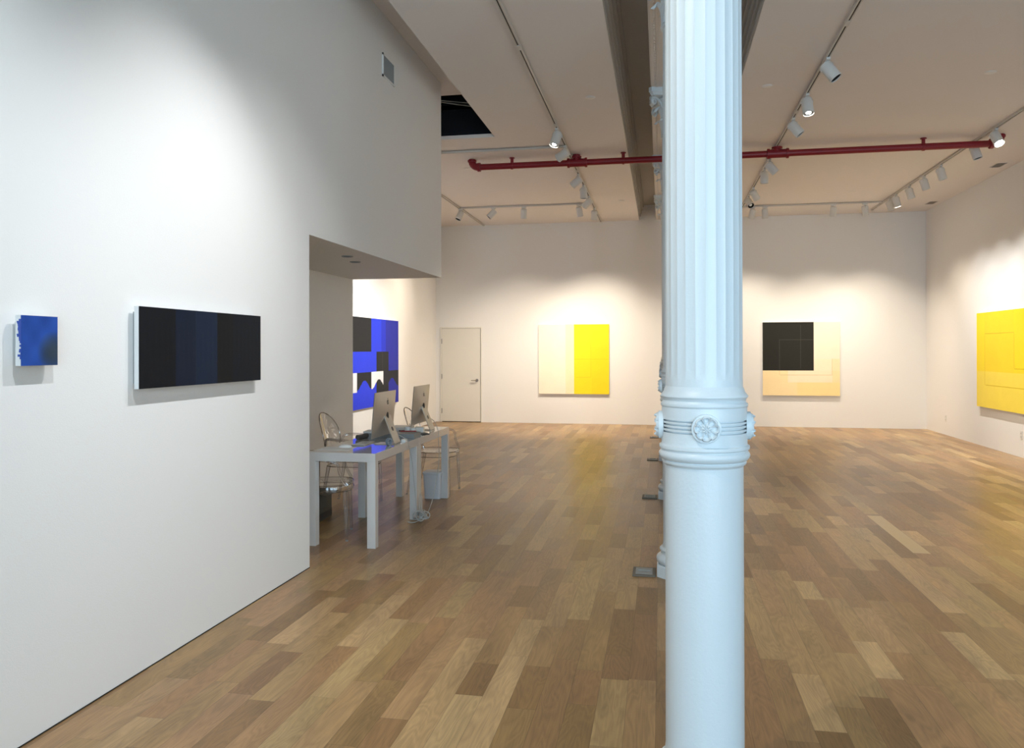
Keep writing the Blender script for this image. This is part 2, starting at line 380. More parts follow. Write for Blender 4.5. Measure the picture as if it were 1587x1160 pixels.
for x,y,lb in ((4.83,12.62,'dark slotted ceiling vent nearest the lens along the right wall'),(4.86,15.62,'dark slotted ceiling vent close to the back right corner')):
    grille('ceiling_vent',(x,y,ZC),.15,.30,'z',4,lb,'vent',M['ceil'],M['dark'],'ceiling vents by the right wall')
def disc_prof(r): return [(r*.999,0),(r,-.004),(r*.86,-.010),(r*.2,-.012)]
for i,(x,y,lb) in enumerate(((-.728,8.39,'round white cap on the ceiling left of the beam, large in view'),(1.066,8.37,'round white cap on the ceiling just right of the column'),
      (3.136,8.37,'round white cap on the ceiling above the far right track'),(3.186,14.25,'tiny round cap on the far right ceiling near the back wall'),
      (-.69,14.30,'tiny round cap on the ceiling by the far end of the beam gap'),(-2.796,11.32,'tiny round cap on the ceiling beside the red pipe elbow'))):
    bm=lathe(bmesh.new(),disc_prof(.052),28); o=obj('ceiling_sprinkler',bm,M['spr'],smooth=True,loc=(x,y,ZC)); tag(o,lb,'sprinkler','round sprinkler covers on the ceiling')
for i,(px,y,lb) in enumerate(((-2.70,6.55,'small recessed downlight in the soffit over the desk, nearer one'),(-2.80,6.98,'small recessed downlight in the soffit over the desk, farther one'))):
    r=empty('recessed_downlight',(px,y,ZS)); tag(r,lb,'downlight','downlights in the soffit')
    bm=bmesh.new(); tube(bm,[(.045*math.cos(t*PI/12),.045*math.sin(t*PI/12),-.002) for t in range(24)],.006,6,closed=True); obj('trim_ring',bm,M['grille'],r,smooth=True)
    obj('baffle',lathe(bmesh.new(),[(.042,0),(.042,-.003)],24),M['baffle'],r)
for y,z,lb in ((15.5,.30,'white double power outlet low on the right wall near the corner'),(12.45,.32,'white double power outlet below the right wall yellow painting')):
    r=empty('power_outlet',(XR,y,z)); tag(r,lb,'outlet','outlets on the right wall')
    obj('cover_plate',B(-.006,0,-.036,.036,-.058,.058,bev=.002),M['plug'],r)
    for dz in (-.026,.026):
        s=obj('socket',B(-.009,-.006,-.017,.017,dz-.015,dz+.015,bev=.001),M['plug'],r)
        bm=bmesh.new(); box(bm,-.0095,-.009,-.009,-.005,dz-.006,dz+.007); box(bm,-.0095,-.009,.005,.009,dz-.006,dz+.007); obj('slots',bm,M['dark'],s)

# ------------------------------------------------------------------ red sprinkler pipe
PY,PZ=10.82,4.115
root=empty('sprinkler_pipe',(0,PY,PZ)); tag(root,'long red sprinkler pipe hung across the room under the ceiling','pipe')
zc=ZC-PZ
obj('main_pipe',tube(bmesh.new(),[(-2.50,0,0),(4.06,0,0)],.043,20),M['red'],root,smooth=True)
for s,x in ((-1,-2.50),(1,4.06)):
    bm=bmesh.new()
    pts=[(x,0,0)]+[(x+s*.10*math.sin(a*PI/12),0,.075-.075*math.cos(a*PI/12)) for a in range(1,7)]+[(x+s*.10,0,zc)]
    tube(bm,pts,.05,18); 
    for c in ((x-s*.02,x+s*.02),): tube(bm,[(c[0],0,0),(c[1],0,0)],.062,18)
    tube(bm,[(x+s*.10,0,.075),(x+s*.10,0,.10)],.062,18)
    obj('elbow',bm,M['red'],root,smooth=True)
for x in (-1.12,1.51):
    bm=bmesh.new(); tube(bm,[(x-.12,0,0),(x+.12,0,0)],.056,18)
    for q in (-.12,.12): tube(bm,[(x+q-.015,0,0),(x+q+.015,0,0)],.066,18)
    tube(bm,[(x-.01,0,0),(x-.01,0,zc-(.036 if x>0 else 0))],.05,18); tube(bm,[(x-.01,0,.062),(x-.01,0,.085)],.068,18)
    obj('tee_joint',bm,M['red'],root,smooth=True)
for x in (-2.03,-.495,3.275):
    bm=bmesh.new(); tube(bm,[(x,0,.03),(x,0,zc)],.022,12); tube(bm,[(x-.014,0,0),(x+.014,0,0)],.051,18); tube(bm,[(x,0,zc-.012),(x,0,zc)],.038,14)
    obj('hanger',bm,M['red'],root,smooth=True)

# ------------------------------------------------------------------ columns
def make_column():
    root=empty('iron_column')
    bm=bmesh.new(); ph=PI/8
    lathe(bm,[(.183,0),(.183,.075),(.176,.082)],8,phase=ph)
    pr=[(.150,.082)]
    for a in range(9): pr.append((.152+.022*math.sin(a*PI/8),.086+.048*(1-math.cos(a*PI/8))/2*1.2))
    pr+=[(.148,.147),(.143,.152),(.143,.165)]
    for a in range(7): pr.append((.138+.014*math.sin(a*PI/6),.168+.026*(1-math.cos(a*PI/6))/2))
    pr+=[(.134,.197),(.130,.215),(.1275,.24)]
    lathe(bm,pr,56); obj('base',bm,M['iron'],root,smooth=True)
    obj('lower_shaft',lathe(bmesh.new(),[(.1272,.235),(.1262,1.172)],64,cap=False),M['iron'],root,smooth=True)
    G=[]
    prof=[(.1262,1.168),(.1285,1.172),(.135,1.177),(.1365,1.183),(.134,1.187),(.139,1.190),(.1445,1.197),(.1475,1.205),(.1455,1.212),(.1405,1.218),(.1405,1.223),(.1455,1.226),(.1465,1.231),(.1455,1.236),(.140,1.239),(.1385,1.243)]
    for g in (1.282,1.2945,1.3065,1.3185): prof+=[(.1385,g-.0028),(.1300,g-.0020),(.1300,g+.0020),(.1385,g+.0028)]
    prof+=[(.138,1.358),(.1375,1.362),(.1405,1.365),(.1415,1.369),(.1405,1.374),(.1355,1.378),(.1335,1.383),(.136,1.390),(.1415,1.396),(.1415,1.399),(.137,1.405),(.131,1.413),(.1285,1.421),(.1262,1.426),(.1250,1.430)]
    band=obj('collar_band',lathe(bmesh.new(),prof,72,cap=False),M['iron'],root,smooth=True)
    for q in range(4):                                    # eight petalled rosettes
        a=q*PI/2; bm=bmesh.new(); n=Vector((math.cos(a),math.sin(a),0)); tt=Vector((-math.sin(a),math.cos(a),0)); zz=Vector((0,0,1)); c=n*.136+zz*1.300
        def P(r,t,h): return c+n*h+(tt*math.cos(t)+zz*math.sin(t))*r
        NN=96; rings=[]
        def hgt(r,t):
            pet=abs(math.cos(4*t))                       # 1 on a petal axis, 0 between petals
            rim=.0405*(.86+.14*math.sqrt(pet)); k=r/rim
            if r>.0425: return .0125-.6*max(0,r-.0435)
            if k>1: return .0125
            ridge=.0075*math.exp(-((k-.90)/.10)**2)+.0070*math.exp(-((1-pet)-.80)**2/.05)*(k>.35)*min(1,(k-.35)*4)
            cup=-.0030*math.exp(-((k-.66)/.20)**2)*pet
            star=.0080*math.exp(-((k-.22)/.16)**2)*(.35+.65*pet)+.004*math.exp(-(k/.10)**2)
            return .0135+max(ridge,star)+cup
        rad=[.046,.046,.0455,.0435,.041,.0395,.038,.036,.0345,.033,.0315,.030,.028,.026,.024,.022,.0195,.017,.0145,.012,.010,.008,.006,.004,.002]
        for i,r in enumerate(rad):
            rings.append([bm.verts.new(P(r,2*PI*k/NN+PI/8,(-.004 if i==0 else (.012 if i==1 else hgt(r,2*PI*k/NN+PI/8))))) for k in range(NN)])
        for A,C in zip(rings,rings[1:]):
            for k in range(NN): j=(k+1)%NN; bm.faces.new((A[k],A[j],C[j],C[k]))
        bm.faces.new(rings[-1])
        ro=obj('rosette',bm,M['iron'],band,smooth=True)
    def fl(r,z,t):
        k=1.0
        if z<1.475: k=max(0,(z-1.452)/.023)
        if z>3.74: k=max(0,(3.76-z)/.02)
        f=abs(math.sin(12*t))                # 24 flutes
        return r-.0029*k*(f**.7)
    pr=[(.1250,1.428),(.1248,1.452),(.1247,1.458),(.1247,1.466),(.1246,1.476),(.1243,1.9),(.1238,2.5),(.1232,3.1),(.1226,3.735),(.1226,3.762)]
    obj('fluted_shaft',lathe(bmesh.new(),pr,24*10,rad=fl,cap=False),M['iron'],root,smooth=True)
    bm=bmesh.new()                                        # leafy capital
    pr=[(.122,3.755),(.136,3.762),(.139,3.772),(.133,3.782),(.122,3.788),(.120,3.86),(.124,3.98),(.140,4.08),(.165,4.135),(.170,4.15)]
    lathe(bm,pr,40)
    def leaf(a,z0,h,wd,out,r0):
        n=Vector((math.cos(a),math.sin(a),0)); tt=Vector((-math.sin(a),math.cos(a),0)); rows=[]
        S=10
        for i in range(S+1):
            s=i/S; z=z0+h*math.sin(min(s,1)*PI*.56)/math.sin(PI*.5) ; r=r0+out*(s**2.4)
            if s>.8: z-= (s-.8)*h*.9
            ww=wd*(.55+.75*math.sin(PI*min(1,s*.85+.1)))*(1 if s<.75 else max(.12,(1-s)*4))
            ww*=1+.22*math.cos(i*PI)
            rows.append([n*(r+.012*abs(q)*0-.012*(abs(q)>0.6)+.008*(q==0))+tt*(q*ww)+Vector((0,0,z)) for q in (-1,-.5,0,.5,1)])
        f=[[bm.verts.new(p) for p in rw] for rw in rows]; b2=[[bm.verts.new(p-n*.009) for p in rw] for rw in rows]
        for i in range(S):
            for k in range(4):
                bm.faces.new((f[i][k],f[i][k+1],f[i+1][k+1],f[i+1][k])); bm.faces.new((b2[i][k],b2[i+1][k],b2[i+1][k+1],b2[i][k+1]))
            for k in (0,4): bm.faces.new((f[i][k],f[i+1][k],b2[i+1][k],b2[i][k]))
        for i in (0,S):
            for k in range(4): bm.faces.new((f[i][k],b2[i][k],b2[i][k+1],f[i][k+1]))
    for k in range(8): leaf(k*PI/4,3.79,.15,.042,.075,.126)
    for k in range(8): leaf(k*PI/4+PI/8,3.79,.28,.044,.10,.124)
    for k in range(4):                                    # corner volutes
        a=k*PI/2+PI/4; n=Vector((math.cos(a),math.sin(a),0)); pts=[]
        for i in range(6): pts.append(n*(.15+.13*(i/6)**1.5)+Vector((0,0,4.0+.13*math.sin(i/6*PI/2))))
        for i in range(22):
            t=i*.42; rr=.038*(1-i/26); pts.append(n*(.285+rr*math.sin(t))+Vector((0,0,4.095+rr*math.cos(t))))
        tube(bm,pts,[.013]*6+[.013-.0003*i for i in range(22)],8)
    # concave sided abacus
    def ab(z,s):
        ring=[]
        for k in range(4):
            a0=k*PI/2+PI/4; a1=a0+PI/2
            c0=Vector((math.cos(a0),math.sin(a0),0))*.36*s; c1=Vector((math.cos(a1),math.sin(a1),0))*.36*s
            e=(c1-c0).normalized(); p0=c0+e*.03; p1=c1-e*.03; mid=(p0+p1)/2
            for i in range(8):
                t=i/7; p=p0.lerp(p1,t); p=p-mid.normalized()*(.045*math.sin(PI*t)); ring.append(bm.verts.new(p+Vector((0,0,z))))
        return ring
    RR=[ab(4.150,.90),ab(4.165,.95),ab(4.175,.96),ab(4.182,1.0),ab(4.2266,1.0)]
    for A,C in zip(RR,RR[1:]):
        n=len(A)
        for i in range(n): bm.faces.new((A[i],A[(i+1)%n],C[(i+1)%n],C[i]))
    bm.faces.new(RR[0][::-1]); bm.faces.new(RR[-1])
    for k in range(4):                                    # fleurons
        a=k*PI/2; c=Vector((math.cos(a),math.sin(a),0))*.225
        bmesh.ops.create_icosphere(bm,subdivisions=2,radius=.03,matrix=Matrix.Translation(c+Vector((0,0,4.185)))@Matrix.Diagonal((1,1,1.1,1)))
    obj('capital',bm,M['iron'],root,smooth=True)
    return root
clabels=['big pale blue-white fluted iron column with rosettes standing in front',
 'white iron column directly behind the big front column, second in the row',
 'third white iron column in the row, its leafy capital showing left of the front column',
 'fourth white iron column in the row, its capital just below the red pipe',
 'fifth white iron column in the row, nearest the back wall']
col0=make_column()
plate_l=['grey metal floor plate beside the base of the second column, largest of the four','grey metal floor plate beside the third column','grey metal floor plate beside the fourth column','grey metal floor plate beside the fifth column, smallest in view']
pl0=None
for i,y in enumerate(COLY):
    c=col0 if i==0 else copy_tree(col0)
    c.location=(CX_,y,0); tag(c,clabels[i],'column','iron columns in a row')
    if i:
        if pl0 is None:
            pl0=empty('floor_plate'); 
            obj('plate',B(-.335,-.178,-.09,.125,0,.010,bev=.003),M['plate'],pl0)
            bm=bmesh.new(); box(bm,-.315,-.200,-.06,.095,.010,.0135,bev=.001); box(bm,-.300,-.215,.015,.030,.0135,.02,bev=.002); obj('hatch_cover',bm,M['grille'],pl0)
            q=pl0
        else: q=copy_tree(pl0)
        q.location=(CX_,y,0); tag(q,plate_l[i-1],'floor plate','floor plates by the columns')

# ------------------------------------------------------------------ lighting track
def track(name_label,a,b_,):
    a=Vector(a); b_=Vector(b_); d=(b_-a).normalized(); n=Vector((-d.y,d.x,0)); L=(b_-a).length
    r=empty('lighting_track',(a.x,a.y,ZC),math.atan2(d.y,d.x)); tag(r,name_label,'lighting track','white tracks on the ceiling')
    bm=bmesh.new(); box(bm,0,L,-.018,-.007,-.030,0,bev=.001); box(bm,0,L,.007,.018,-.030,0,bev=.001); box(bm,0,L,-.018,.018,-.006,0)
    obj('rail',bm,M['track'],r); obj('rail_slot',B(.004,L-.004,-.007,.007,-.024,-.006),M['slot'],r)
    k=2.44
    while k<L-.1: obj('joiner',B(k-.05,k+.05,-.020,.020,-.032,-.001,bev=.001),M['track'],r); k+=2.44
    for k in (0,L): obj('end_cap',B(k-.012,k+.012,-.020,.020,-.032,0,bev=.001),M['track'],r)
    return r
XT1,XT2,XT3,XT0=-1.215,1.495,3.955,-3.705
track('long white track with lamps running left of the beam',(XT1,-.5),(XT1,YB-.1))
track('long white track with lamps running just right of the beam',(XT2,-.5),(XT2,YB-.6))
track('white track with lamps along the right wall',(XT3,1.0),(XT3,YB-.5))
track('white track running along the far left wall above the blue painting',(XT0,YV+.4),(XT0,YB-.1))
track('short near track above the left wall paintings',(-.75,.5),(-.75,4.6))
track('cross track in front of the back wall, left half',(XT0,14.40),(XT1-.03,14.40))
track('cross track in front of the back wall, right half',(XT2+.03,15.28),(XT3-.03,15.28))
track('bare cross track on the ceiling between wall and red pipe',(-4.0,10.30),(XT1-.03,10.30))

PZV=-.118
def make_head():
    r=empty('track_spotlight')
    bm=bmesh.new(); box(bm,-.018,.018,-.045,.045,-.052,-.028,bev=.004); obj('track_adapter',bm,M['lamp'],r)
    bm=bmesh.new(); tube(bm,[(0,0,-.05),(0,0,PZV)],.010,10); tube(bm,[(0,0,-.05),(0,0,-.064)],.018,12); obj('stem',bm,M['lamp'],r,smooth=True)
    body=empty('b')   # placeholder, replaced below
    bpy.data.objects.remove(body)
    bm=bmesh.new(); R0=.057
    prof=[(.012,.052),(.040,.050),(.052,.044),(R0,.032),(R0,-.125),(R0-.003,-.127),(R0-.004,-.122),(R0-.006,-.06),(.02,-.058)]
    lathe(bm,prof,32,cap=True)
    # yoke knuckle and cooling seam
    tube(bm,[(-.064,0,.012),(.064,0,.012)],.011,10)
    tube(bm,[( (R0+.0015)*math.cos(t*PI/16),(R0+.0015)*math.sin(t*PI/16),-.116) for t in range(32)],.003,6,closed=True)
    body=obj('lamp_body',bm,M['lamp'],r,smooth=True); body.location=(0,0,PZV)
    bm=bmesh.new(); lathe(bm,[(R0-.0065,-.062),(R0-.0065,-.118)],28,cap=False); lathe(bm,[(R0-.0065,-.0615),(.01,-.0612)],28,cap=True)
    obj('black_baffle',bm,M['baffle'],body)
    obj('lens',lathe(bmesh.new(),[(.026,-.100),(.026,-.104)],20),M['lensdim'],body)
    return r
h0=make_head(); HN=0
def spot(x,y,aim,label,power=60,size=46,blend=.6,col=(1,.84,.64),lit=False,rad=.008,big=1,along='y',group='track spotlights'):
    """one lamp on a track: hangs at (x,y), points at aim"""
    global HN
    r=copy_tree(h0); HN+=1
    r.location=(x,y,ZC-.002); r.rotation_euler=(0,0,0 if along=='y' else PI/2)
    piv=Vector((x,y,ZC-.002+PZV)); d=(Vector(aim)-piv).normalized()
    if along!='y': dl=Matrix.Rotation(-PI/2,3,'Z')@d
    else: dl=d
    q=Vector((0,0,-1)).rotation_difference(dl)
    for c in children(r):
        if c.name.startswith('lamp_body'):
            c.rotation_mode='QUATERNION'; c.rotation_quaternion=q
            for g in children(c):
                if g.name.startswith('lens') and lit:
                    g.data=g.data.copy(); g.data.materials[0]=M['lens']; g.location=(0,0,-.012); g.scale=(big,big,1)
    tag(r,label,'spotlight',group)
    if power>0:
        l=bpy.data.lights.new('spot_beam','SPOT'); l.energy=power*K_SPOT; l.spot_size=R(size); l.spot_blend=blend; l.color=col; l.shadow_soft_size=rad
        o=bpy.data.objects.new('spot_beam',l); COL.objects.link(o); o.location=piv+d*.124
        o.rotation_mode='QUATERNION'; o.rotation_quaternion=Vector((0,0,-1)).rotation_difference(d)
    return r
WC=(1,.86,.69); NC=(1,.97,.92)
exec_spots=[
 # left track (beside the beam), near to far
 (XT1,9.40,(-2.1,8.6,1.2),'lit lamp on the left track just before the red pipe',60,50,WC,True,'y'),
 (XT1,10.22,(XL,11.4,2.2),'lamp on the left track overlapping the red pipe',330,52,NC,False,'y'),
 (XT1,11.90,(XL,12.6,1.4),'lamp on the left track just beyond the red pipe, tilted left',300,50,NC,False,'y'),
 (XT1,12.70,(-1.1,12.9,0),'small lamp on the left track hanging straight, behind the tilted one',50,50,WC,False,'y'),
 (XT1,13.67,(XL,15.6,1.2),'lamp on the left track tilted left at the cross track',120,60,WC,False,'y'),
 (XT1,14.81,(-1.6,YB-.1,-.3),'last lamp on the left track nearest the back wall',140,92,WC,False,'y'),
 # right track
 (XT2,7.60,(3.9,6.9,.6),'large lamp on the right track with black mouth, nearest of its row',150,60,WC,False,'y'),
 (XT2,8.63,(1.9,7.6,0),'lit lamp on the right track hanging straight down',60,60,WC,True,'y'),
 (XT2,9.50,(4.2,9.2,.6),'lamp on the right track just before the red pipe, tilted right',150,60,WC,False,'y'),
 (XT2,11.50,(4.4,11.6,.6),'lamp on the right track just beyond the red pipe, tilted right',150,60,WC,False,'y'),
 (XT2,12.06,(1.5,12.6,0),'lamp on the right track beyond the pipe, hanging straight behind the tilted one',60,60,WC,False,'y'),
 (XT2,13.45,(4.2,YB,.5),'lamp on the right track midway from pipe to back wall, tilted right',120,60,WC,False,'y'),
 (XT2,14.20,(2.5,11.8,1.6),'lamp on the right track half hidden by the front column',40,60,WC,False,'y'),
 # right wall track
 (XT3,10.42,(4.6,8.2,.6),'brightly lit lamp on the right wall track at the red pipe end',70,60,NC,2,'y'),
 (XT3,11.06,(XR,10.6,.2),'lamp on the right wall track just beyond the pipe end',100,80,NC,False,'y'),
 (XT3,12.32,(XR,12.3,.3),'lamp on the right wall track, third from the pipe end',100,80,NC,False,'y'),
 (XT3,13.05,(XR,13.1,.3),'lamp on the right wall track, fourth from the pipe end',90,80,NC,False,'y'),
 (XT3,13.77,(XR,13.9,.2),'lamp on the right wall track, fifth from the pipe end',75,80,NC,False,'y'),
 (XT3,14.52,(XR-.3,14.4,1.0),'lamp on the right wall track with a glint at its mouth',40,80,WC,True,'y'),
 (XT3,14.89,(XR-.3,14.9,1.0),'farthest lamp on the right wall track',40,80,WC,False,'y'),
 # cross tracks
 (-3.684,14.40,(XL,13.4,1.2),'lamp under the crossing of the two left tracks',60,60,WC,False,'x'),
 (-3.057,14.40,(-4.7,13.9,2.3),'lamp with dark open mouth on the left cross track',70,70,WC,False,'x'),
 (-2.48,14.40,(-2.9,YB-.2,-.4),'straight lamp in the middle of the left cross track',165,94,WC,False,'x'),
 (-1.458,14.40,(-.9,YB-.2,-.4),'lamp at the right end of the left cross track',145,94,WC,False,'x'),
 (1.68,15.28,(.8,YB-.1,-.3),'lamp on the right cross track touching the front column',75,92,WC,False,'x'),
 (1.90,15.28,(2.2,YB-.1,-.3),'lamp on the right cross track just right of the front column',90,84,WC,False,'x'),
 (3.10,15.28,(3.0,YB-.1,-.3),'lamp in the middle of the right cross track',100,84,WC,False,'x'),
 (3.64,15.28,(4.3,YB-.1,-.3),'lamp at the right end of the right cross track',100,84,WC,False,'x'),
]
for (x,y,aim,lb,pw,sz,c_,lit,al) in exec_spots:
    spot(x,y,aim,lb,pw,sz,1.0,c_,bool(lit),along=al,big=1.75 if lit==2 else 1,group='track spotlights in view')
# lamps nearer than the frame shows
spot(-.75,1.70,(WL,2.3,.3),'unseen fill lamp added on the short near track to brighten the lower left wall',100,88,1.0,(.86,.94,1.0),rad=.03)  # added fill lamp out of view, lifts the lower left wall
spot(-.75,4.45,(WL,4.6,.5),'last lamp on the short near track by the recess corner',45,90,1.0,(.97,.985,1.0),rad=.03)
spot(-.75,3.75,(WL,3.75,1.25),'lamp on the short near track lighting the two left wall paintings',100,76,1.0,(.97,.985,1.0),rad=.012)
spot(XT1,1.2,(.6,3.4,0),'lamp on the left track above the near floor',70,80,.9,(1,.93,.82))
spot(XT2,2.2,(2.8,4.2,0),'lamp on the right track above the near floor',70,90,.9,(1,.93,.82))
spot(XT2,4.8,(2.6,5.6,0),'lamp on the right track above the pale board',60,90,.9,(1,.88,.7))

def drop(o):
    for c in children(o): drop(c)
    bpy.data.objects.remove(o)
drop(h0)
# ------------------------------------------------------------------ paintings
def painting(name,label,wall,u0,u1,z0,z1,th,ub,vb,colf,side=None,back=.0):
    """wall 'L' (faces +X, u=Y), 'B' (faces -Y, u=X), 'R' (faces -X, u=Y)"""
    r=empty(name,{'L':(XL if u0>8 else WL,(u0+u1)/2,z0),'B':((u0+u1)/2,YB,z0),'R':(XR,(u0+u1)/2,z0)}[wall]); tag(r,label,'painting')
    uc=(u0+u1)/2
    def P(u,z,d):
        if wall=='L': return (d+.004,u-uc,z-z0)
        if wall=='B': return (u-uc,-d-.004,z-z0)
        return (-d-.004,u-uc,z-z0)
    us=sorted(set([u0,u1]+[u for u in ub if u0<u<u1])); vs=sorted(set([z0,z1]+[v for v in vb if z0<v<z1]))
    bm=bmesh.new(); cl=bm.loops.layers.color.new('Col')
    g=[[bm.verts.new(P(u,v,th)) for v in vs] for u in us]
    for i in range(len(us)-1):
        for j in range(len(vs)-1):
            q=[g[i][j],g[i+1][j],g[i+1][j+1],g[i][j+1]]
            if wall=='R': q=q[::-1]
            f=bm.faces.new(q); c=colf((us[i]+us[i+1])/2,(vs[j]+vs[j+1])/2); lc=c3(*c)
            for lp in f.loops: lp[cl]=(c[0]/255,c[1]/255,c[2]/255,1)
    obj('painted_face',bm,M['paint'],r,recalc=False)
    a,b_=P(u0,z0,back),P(u1,z1,th-.0015)
    bm=B(min(a[0],b_[0]),max(a[0],b_[0]),min(a[1],b_[1]),max(a[1],b_[1]),min(a[2],b_[2]),max(a[2],b_[2]))
    s=obj('canvas_edge',bm,side or M['canvas'],r)
    if back:
        i=.025; a,b_=P(u0+i,z0+i,-.004),P(u1-i,z1-i,back)
        obj('hanging_batten',B(min(a[0],b_[0]),max(a[0],b_[0]),min(a[1],b_[1]),max(a[1],b_[1]),min(a[2],b_[2]),max(a[2],b_[2])),M['grille'],r)
    return r
LW=.006
def on(v,c,w=LW): return abs(v-c)<w
def lin(*c): return [q for v in c for q in (v-LW,v+LW)]
def jit(u,k): return .5+.5*math.sin(u*k+1.3*math.sin(u*k*.37))
# left wall, small blue
def f_small(u,z):
    n=math.sin(u*61+3)*math.cos(z*47)+.6*math.sin(u*23-z*31)
    b=[38+4*n,76+5*n,158+8*n]
    d=max(0,1-math.hypot((u-2.80)/.085,(z-1.545)/.085)**2)
    return [b[0]+14*d,b[1]-10*d,b[2]-78*d]
o=painting('small_painting','small square blue painting on the left wall with paint running over its white edge','L',2.635,2.823,1.492,1.688,.045,[2.635+i*.004 for i in range(48)],[1.492+i*.004 for i in range(49)],f_small,back=.020)
bm=bmesh.new()                                            # blue paint spilling round the near edge
zz=1.492
rnd=random.Random(3)
while zz<1.686:
    h=rnd.uniform(.003,.010); z2=min(zz+h,1.688)
    d=rnd.uniform(.0,.009)+(.009 if (1.52<zz<1.535 or 1.60<zz<1.66) else 0)
    if zz<1.515 or zz>1.672: d=.0005
    if d>.001: box(bm,.0485-d,.0492,-.0952,-.0935,zz-1.492,z2-1.492)
    zz=z2
obj('paint_drips',bm,mat('blue_paint_drip',c3(44,74,160),.5,vary=.1),o)
# left wall, long dark
def f_dark(u,z):
    t=(u-3.334)/1.153
    n=2*math.sin(u*140)*math.sin(z*9)
    if t<.245: c=(9,16,24)
    elif t<.405: c=(11,26,46)
    elif t<.575: c=(15,33,56)
    elif t<.72: c=(12,18,24)
    else: c=(9,20,31)
    if on(u,3.334+.405*1.153,.002): c=(30,44,60)
    return [max(0,v+n) for v in c]
painting('wide_painting','wide near-black navy painting with vertical bands and white edge on the left wall','L',3.334,4.487,1.3684,1.7604,.045,[3.334+i*.01153 for i in range(100)]+[3.334+.405*1.153-.002,3.334+.405*1.153+.002],[1.3684+i*.02 for i in range(20)],f_dark,back=.020)
# far left wall, blue and black
def f_blue(u,z):
    BB=(38,62,222) if u<13.02 else ((34,52,200) if u<13.25 else (34,44,165)); K=(30,33,38); K2=(34,36,46)
    zb=.90+.155*(.5+.5*math.cos(2*PI*(u-12.23)/.67))
    if z>1.53:
        if u<12.548: return (64,66,70) if on(u,12.17,.004) else K
        return BB
    mid=12.775<u<13.391
    if z>1.192:
        if mid: return (62,64,70) if on(u,13.08,.004) else K
        return BB
    if z>zb:
        if u<11.90: return (236,236,240)
        if u<12.544: return K
        if u<13.12: return (240,240,244)
        return K2
    if u<11.90 and z>.87: return (236,236,240)
    if mid: return K
    return BB
painting('blue_painting','blue and black painting with white scallops on the far left wall behind the computers','L',11.50,13.925,.60,2.085,.04,[11.50+i*.016 for i in range(152)],[.60+i*.0125 for i in range(119)],f_blue)
# back wall, cream and yellow
bx0,bx1,bz0,bz1=-2.532,-1.056,.625,2.083; bw=bx1-bx0; bh=bz1-bz0
def f_cy(u,z):
    t=(u-bx0)/bw; v=(bz1-z)/bh; LY=(243,209,40)
    if t<.385: c=(253,243,222)
    elif t<.505: c=(252,236,198)
    else: c=(254,226,44) if t<.755 else (254,222,42)
    if t>.505:
        if on(t,.745,.004) and .04<v<.76: c=LY
        if on(v,.50,.004): c=LY
        if on(v,.76,.004) and .53<t<.75: c=LY
    return c
painting('square_painting','square cream and yellow painting on the back wall left of the column','B',bx0,bx1,bz0,bz1,.04,[bx0+q*bw for q in (.385,.505,.53,.741,.749,.755)],[bz1-q*bh for q in (.04,.496,.504,.756,.764)],f_cy)
# back wall, cream with black square
gx0,gx1,gz0,gz1=2.004,3.464,.631,2.093; gw=gx1-gx0; gh=gz1-gz0
def f_cb(u,z):
    t=(u-gx0)/gw; v=(gz1-z)/gh; g=(228,206,160); e=(66,65,60)
    if t<.665 and v<.66:
        if (on(t,.22,.0035) and v>.24) or (on(v,.24,.0035) and t>.22) or (on(t,.495,.003) and .04<v<.63): return e
        return (40,40,36)
    if v<.5: c=(253,235,214)
    elif v<.66: c=(253,236,208) if t<.9 else (253,230,190)
    elif v<.82: c=(253,229,180) if t<.33 else ((253,234,204) if t<.9 else (253,228,180))
    else: c=(253,230,180) if t<.45 else (253,227,164)
    if (on(t,.22,.0035) and .66<v<.72) or (on(v,.72,.0035) and .22<t<.9) or (on(t,.9,.0035) and .5<v<.72): c=g
    return c
painting('square_painting','square cream painting with a large black square on the back wall right of the column','B',gx0,gx1,gz0,gz1,.04,[gx0+q*gw for q in (.2165,.2235,.33,.45,.492,.498,.665,.8965,.9035)],[gz1-q*gh for q in (.04,.2365,.2435,.5,.63,.66,.7165,.7235,.82)],f_cb)
# right wall, yellow
def f_y(u,z):
    c=(255,226,36) if z>1.2 else (253,228,84); l=(226,192,20)
    if 12.565<u<13.63 and z>1.2: c=(255,222,40)
    if on(z,1.79,.005) and 12.565<u<13.62: return l
    if on(u,13.62,.004) and .98<z<1.79: return l
    if on(u,12.565,.005) and 1.263<z<1.79: return l
    if on(z,1.263,.005) and u<12.565: return l
    if on(z,.985,.005) and u<13.58: return l
    return c
painting('yellow_painting','large all-yellow painting with faint line rectangle on the right wall','R',11.50,13.94,.632,2.125,.044,lin(13.62,12.565)+[13.58],lin(1.79,1.263,.985)+[1.2],f_y)

# ------------------------------------------------------------------ desk (two tables end to end)
TZ=.742
def table(y0,y1,label):
    x0,x1=-2.755,-2.190; xc,yc=(x0+x1)/2,(y0+y1)/2; w,l=(x1-x0)/2,(y1-y0)/2
    r=empty('desk_table',(xc,yc,0)); tag(r,label,'table','white tables end to end')
    obj('tabletop',B(-w,w,-l,l,TZ-.068,TZ,bev=.0015),M['desk'],r)
    for sx in (-1,1):
        for sy in (-1,1):
            xa,xb=sorted((sx*w,sx*(w-.068))); ya,yb=sorted((sy*l,sy*(l-.068)))
            obj('leg',B(xa,xb,ya,yb,0,TZ-.068,bev=.0015),M['desk'],r)
    return r
table(5.865,7.000,'glossy white square-legged table by the wall corner, nearer of two end to end')
table(7.004,8.060,'glossy white square-legged table with the farther computer, over the white bin')

